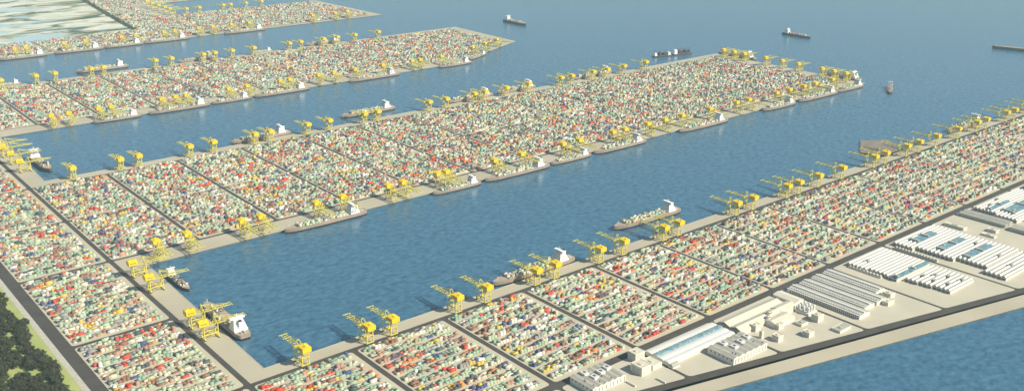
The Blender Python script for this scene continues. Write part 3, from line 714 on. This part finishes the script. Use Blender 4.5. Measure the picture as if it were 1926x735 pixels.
# 9-11. vaulted factories
def factory(x0, x1, y0, y1, n, blues, h, label, steps=(), boxes_=()):
    ox, oy = (x0+x1)/2, (y0+y1)/2; t = empty('vaulted_factory', (ox, oy, 0), 0, label, 'building')
    X, Yh = (x1-x0)/2, (y1-y0)/2; w = 2*Yh/n
    m = MB(); mm = MB()
    for i in range(n):
        a = -Yh+i*w; xa = -X
        for (s0, s1, dx) in steps:
            if s0 <= i < s1: xa = -X+dx
        m.box(xa, X, a, a+w-.01, .22, h, M['wall'], False)
        pts = [(a+w/2-w*.31*math.cos(math.pi*j/6), h+w*.36*math.sin(math.pi*j/6)) for j in range(7)]
        mm.profile(pts, xa, X, 'x', M['roofwhite'], M['roofgrey'])
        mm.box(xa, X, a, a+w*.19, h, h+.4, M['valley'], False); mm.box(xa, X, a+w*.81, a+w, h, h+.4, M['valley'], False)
    wl = m.build('wall', t); rf = mm.build('roof', t)
    for (b0, b1, xa, xb) in blues:
        m = MB(); m.box(-X+xa, -X+xb, -Yh+b0*w, -Yh+b1*w, h+.5, h+w*.34+1.2, M['blue'], False)
        m.build('glass_strip', rf)
        for q in range(2): 
            m = MB(); fx = -X+xa+(xb-xa)*(.02+.5*q); m.box(fx, fx+10, -Yh+b0*w-1, -Yh+b1*w+1, h+w*.34+1.2, h+w*.34+6, M['roofgrey'], False); m.build('plant_box', rf)
    for bx, by in boxes_:
        m = MB(); m.box(-X+bx-7, -X+bx+7, -Yh+by-5, -Yh+by+5, h, h+10, M['roofgrey'], False); m.build('plant_box', rf)
    for i in range(n):
        a = -Yh+i*w; xa = -X
        for (s0, s1, dx) in steps:
            if s0 <= i < s1: xa = -X+dx
        m = MB(); m.box(xa-.3, xa+.02, a+1.2, a+w-1.2, 1, h-2, M['winrow']); m.build('door', wl)
    return t
factory(3000, 3218, 1560, 1752, 12, [(0,1,0,218)], 10, 'white vaulted factory with a blue strip nearest the four long sheds', steps=((7,12,-8),(3,7,4)), boxes_=((60,150),))
factory(3030, 3205, 1392, 1548, 10, [], 10, 'white vaulted factory between the blue strip and the shore road', steps=((0,4,16),(4,7,8)), boxes_=((60,120),(50,75),(100,100),(120,60),(60,30),(130,20)))
factory(3290, 3588, 1412, 1752, 21, [(17,19,70,215),(10.5,12.5,66,240),(4.5,6.5,70,255)], 11, 'largest white vaulted factory with three blue roof strips', steps=((16,21,8),(7,16,30),(0,7,52)), boxes_=((180,20),(230,130),(120,200)))
factory(3300, 3580, 1325, 1408, 5, [], 10, 'white vaulted hall with gaps between vaults at the near side of the largest factory', boxes_=((120,40),))
factory(3890, 4290, 1560, 1745, 12, [(3,6,60,300),(8,9,30,200)], 12, 'white vaulted factory at the upper right beyond the long grey sheds', steps=((6,12,20),), boxes_=((60,40),(100,60),(150,30),(220,50),(90,150),(180,165)))
factory(4340, 4900, 1500, 1745, 15, [(5,8,60,300),(11,12,0,300)], 12, 'farthest white vaulted factory on the right edge of the photo')
for x, y0, y1, lab in ((2988, 1610, 1740, 'grey vaulted annex row in front of the blue striped factory'),(3255+22, 1560, 1730, 'grey vaulted annex row at the left foot of the largest factory')):
    t = empty('annex', (x, (y0+y1)/2, 0), 0, lab, 'building'); hh = (y1-y0)/2; m = MB(); m.box(-5,5,-hh,hh,.22,5,M['wall'],False); m.build('wall', t); m = MB()
    vaults(m, -5, 5, -hh, hh, int(2*hh/12), 5, M['roofgrey'], M['roofgrey']); m.build('roof', t)
for x0, x1, y0, y1, lab in ((3800,3828,1565,1752,'left'),(3832,3864,1565,1752,'right')):
    t = empty('grey_shed', ((x0+x1)/2,(y0+y1)/2,0), 0, f'long grey shed across the plot, {lab} of the joined pair at the upper right', 'building')
    part_gable(t, -(x1-x0)/2, (x1-x0)/2, -(y1-y0)/2, (y1-y0)/2, 13, 5, 'y', 'roofgrey', 'roofgrey')
t = empty('grey_shed', (3815, 1480, 0), 0, 'grey shed nearer the shore than the joined long pair', 'building'); part_gable(t, -26, 30, -60, 60, 15, 6, 'y', 'roofgrey', 'roofgrey')
block('works_house', 3648, 3676, 1655, 1735, 11, 'long low cream block on the open plot above the largest factory')
block('works_house', 3716, 3742, 1560, 1596, 11, 'square cream block on the open plot above the largest factory')
block('works_house', 3660, 3684, 1540, 1590, 7, 'low flat cream block left of the square one on the open plot')

# ------------------------------------------------------------------ trees
def crown_mesh(seed):
    r = random.Random(seed); vs = []; fs = []
    blobs = []
    for i in range(15):
        a = r.uniform(0, 6.283); q = math.sqrt(r.random())*8.5; blobs.append((q*math.cos(a), q*math.sin(a), r.uniform(8, 15.5) - q*.30, r.uniform(2.8, 5.2)))
    for bx, by, bz, br in blobs:
        for i in range(85):
            d = Vector((r.gauss(0,1), r.gauss(0,1), r.gauss(0,1))).normalized(); p = Vector((bx,by,bz)) + Vector((d.x, d.y, d.z*.75))*br*r.uniform(.55, 1.12)
            n = (d + Vector((r.uniform(-.7,.7), r.uniform(-.7,.7), r.uniform(-.2,.9)))).normalized()
            t1 = n.orthogonal().normalized(); t2 = n.cross(t1); s = r.uniform(.6, 1.35); o = len(vs)
            for a_ in (0, 1.4, 2.9, 4.4): vs.append(p + (t1*math.cos(a_+i) + t2*math.sin(a_+i))*s*r.uniform(.7, 1.2))
            fs.append((o, o+1, o+2, o+3))
    me = bpy.data.meshes.new('crown'); me.from_pydata([tuple(v) for v in vs], [], fs); me.materials.append(M['leaf']); return me
def tree_proto(seed):
    t = empty('broadleaf_tree'); r = random.Random(seed); m = MB()
    m.cyl(0, 0, 0, 8, .9, M['trunk'], 8, .55)
    for i in range(6):
        a = i*1.05+r.random(); m.beam((0,0,5+i*.5), (6*math.cos(a), 6*math.sin(a), 10+r.random()*2), .45, M['trunk'])
    m.build('trunk', t)
    c = bpy.data.objects.new('crown', crown_mesh(seed)); COL.objects.link(c); c.parent = t
    return t
protos = [tree_proto(s) for s in (1, 2, 3)]; used = [False]*3
spots = []
edge = lambda y: 572 + 10*math.sin(y*.021) + 6*math.sin(y*.057)
tr = random.Random(4); y = 2440; edge_list = []
while y < 3420:
    edge_list.append((edge(y)-tr.uniform(2, 16), y)); y += tr.uniform(24, 38)
inner = []
for row in range(1, 9):
    y = 2400+tr.random()*20
    while y < 3420:
        x = edge(y) - row*27 - tr.uniform(-9, 9)
        px, py, d = project(x, y, 10)
        if px > -40 and py < 790 and tr.random() > (.18 if row < 3 else .12) and not (455 < x < 500 and 2760 < y < 2800): inner.append((x, y + tr.uniform(-5, 5)))
        y += tr.uniform(26, 36)
edge_list = [p for p in edge_list if project(p[0], p[1], 10)[1] < 770 and project(p[0], p[1], 10)[0] > -30]
edge_list.sort(key=lambda p: -p[1])
for n, (x, y) in enumerate(edge_list + inner):
    i = tr.randrange(3); t = protos[i] if not used[i] else copy_tree(protos[i]); used[i] = True
    s = tr.uniform(1.15, 1.95); t.location = (x, y, .2); t.scale = (s, s, s*tr.uniform(.85, 1.1)); t.rotation_euler = (0, 0, tr.uniform(0, 6.28))
    if n < len(edge_list): tag(t, f'dark green tree on the grass verge side of the grove, {ORD[min(n, 28)] if n < 29 else nth(n+1)} from the top', 'tree', 'grove of dark trees')
    else: tag(t, 'dark green tree inside the dense grove left of the broad road', 'tree', 'grove of dark trees')
# distant belt of scrub between the sand and the far yards
vs = []; fs = []; r = random.Random(9)
for i in range(5200):
    q = r.random(); y = H*(5.95 + q*1.75); x = H*(1.985 + (2.165-1.985)*((q*1.75)/1.65)**1.1) + r.gauss(0, 9); z = r.uniform(0, 9)
    s = r.uniform(3, 8); o = len(vs); d = Vector((r.gauss(0,1), r.gauss(0,1), abs(r.gauss(0,1)))).normalized(); t1 = d.orthogonal().normalized(); t2 = d.cross(t1); c = Vector((x, y, z+.5))
    vs += [tuple(c+t1*s), tuple(c+t2*s*.7), tuple(c-t1*s), tuple(c-t2*s*.7)]; fs.append((o,o+1,o+2,o+3))
me = bpy.data.meshes.new('scrub_belt'); me.from_pydata(vs, [], fs); me.materials.append(M['hedge']); o = bpy.data.objects.new('scrub_belt', me); COL.objects.link(o)
tag(o, 'dark belt of scrub between the pale sand and the far container yard', 'scrub', None, 'stuff')

# ------------------------------------------------------------------ haze
DENS = 2.7e-5
hm = bpy.data.materials.new('haze'); hm.use_nodes = True; nt = hm.node_tree
for n in list(nt.nodes):
    if n.type != 'OUTPUT_MATERIAL': nt.nodes.remove(n)
pv = nt.nodes.new('ShaderNodeVolumePrincipled'); pv.inputs['Color'].default_value = (0.66, 0.92, 1.0, 1); pv.inputs['Density'].default_value = DENS
nt.links.new(pv.outputs[0], [n for n in nt.nodes if n.type == 'OUTPUT_MATERIAL'][0].inputs['Volume'])
mb = MB(); q = S+500; mb.box(-q, q, -q, q, -13, 1460, hm); hz = mb.build('haze'); hz['kind'] = 'stuff'; hz['label'] = 'pale blue air haze over the harbour'

# ------------------------------------------------------------------ light, sky, camera
w = bpy.data.worlds.new('World'); SC.world = w; w.use_nodes = True; nt = w.node_tree
bg = nt.nodes['Background']; sky = nt.nodes.new('ShaderNodeTexSky'); sky.sky_type = 'NISHITA'; sky.sun_disc = False
ELEV = 39; SAZ = -61        # direction towards the sun, degrees from +X
sky.sun_elevation = rad(ELEV); sky.sun_rotation = rad(90 - SAZ); sky.air_density = 1.0; sky.dust_density = 0.5
nt.links.new(sky.outputs[0], bg.inputs['Color']); bg.inputs['Strength'].default_value = 0.082
l = bpy.data.lights.new('sun', 'SUN'); l.energy = 5.0; l.angle = rad(0.5); l.color = (1.0, 0.94, 0.765)
so = bpy.data.objects.new('sun', l); COL.objects.link(so)
d = Vector((math.cos(rad(SAZ))*math.cos(rad(ELEV)), math.sin(rad(SAZ))*math.cos(rad(ELEV)), math.sin(rad(ELEV))))
so.rotation_euler = d.to_track_quat('Z', 'Y').to_euler(); so.location = (0, 0, 3000)
cam = bpy.data.cameras.new('camera'); co = bpy.data.objects.new('camera', cam); COL.objects.link(co)
co.location = (0, 0, H); co.rotation_euler = (rad(90-19.2156), 0, rad(50.5801-90))
cam.sensor_fit = 'HORIZONTAL'; cam.sensor_width = 36; cam.lens = 36*1852/1926; cam.clip_start = 1; cam.clip_end = 120000
SC.camera = co
SC.view_settings.view_transform = 'Standard'; SC.view_settings.look = 'None'; SC.view_settings.exposure = 0.45; SC.view_settings.gamma = 1
SC.view_settings.use_curve_mapping = False
SC.cycles.volume_bounces = 0
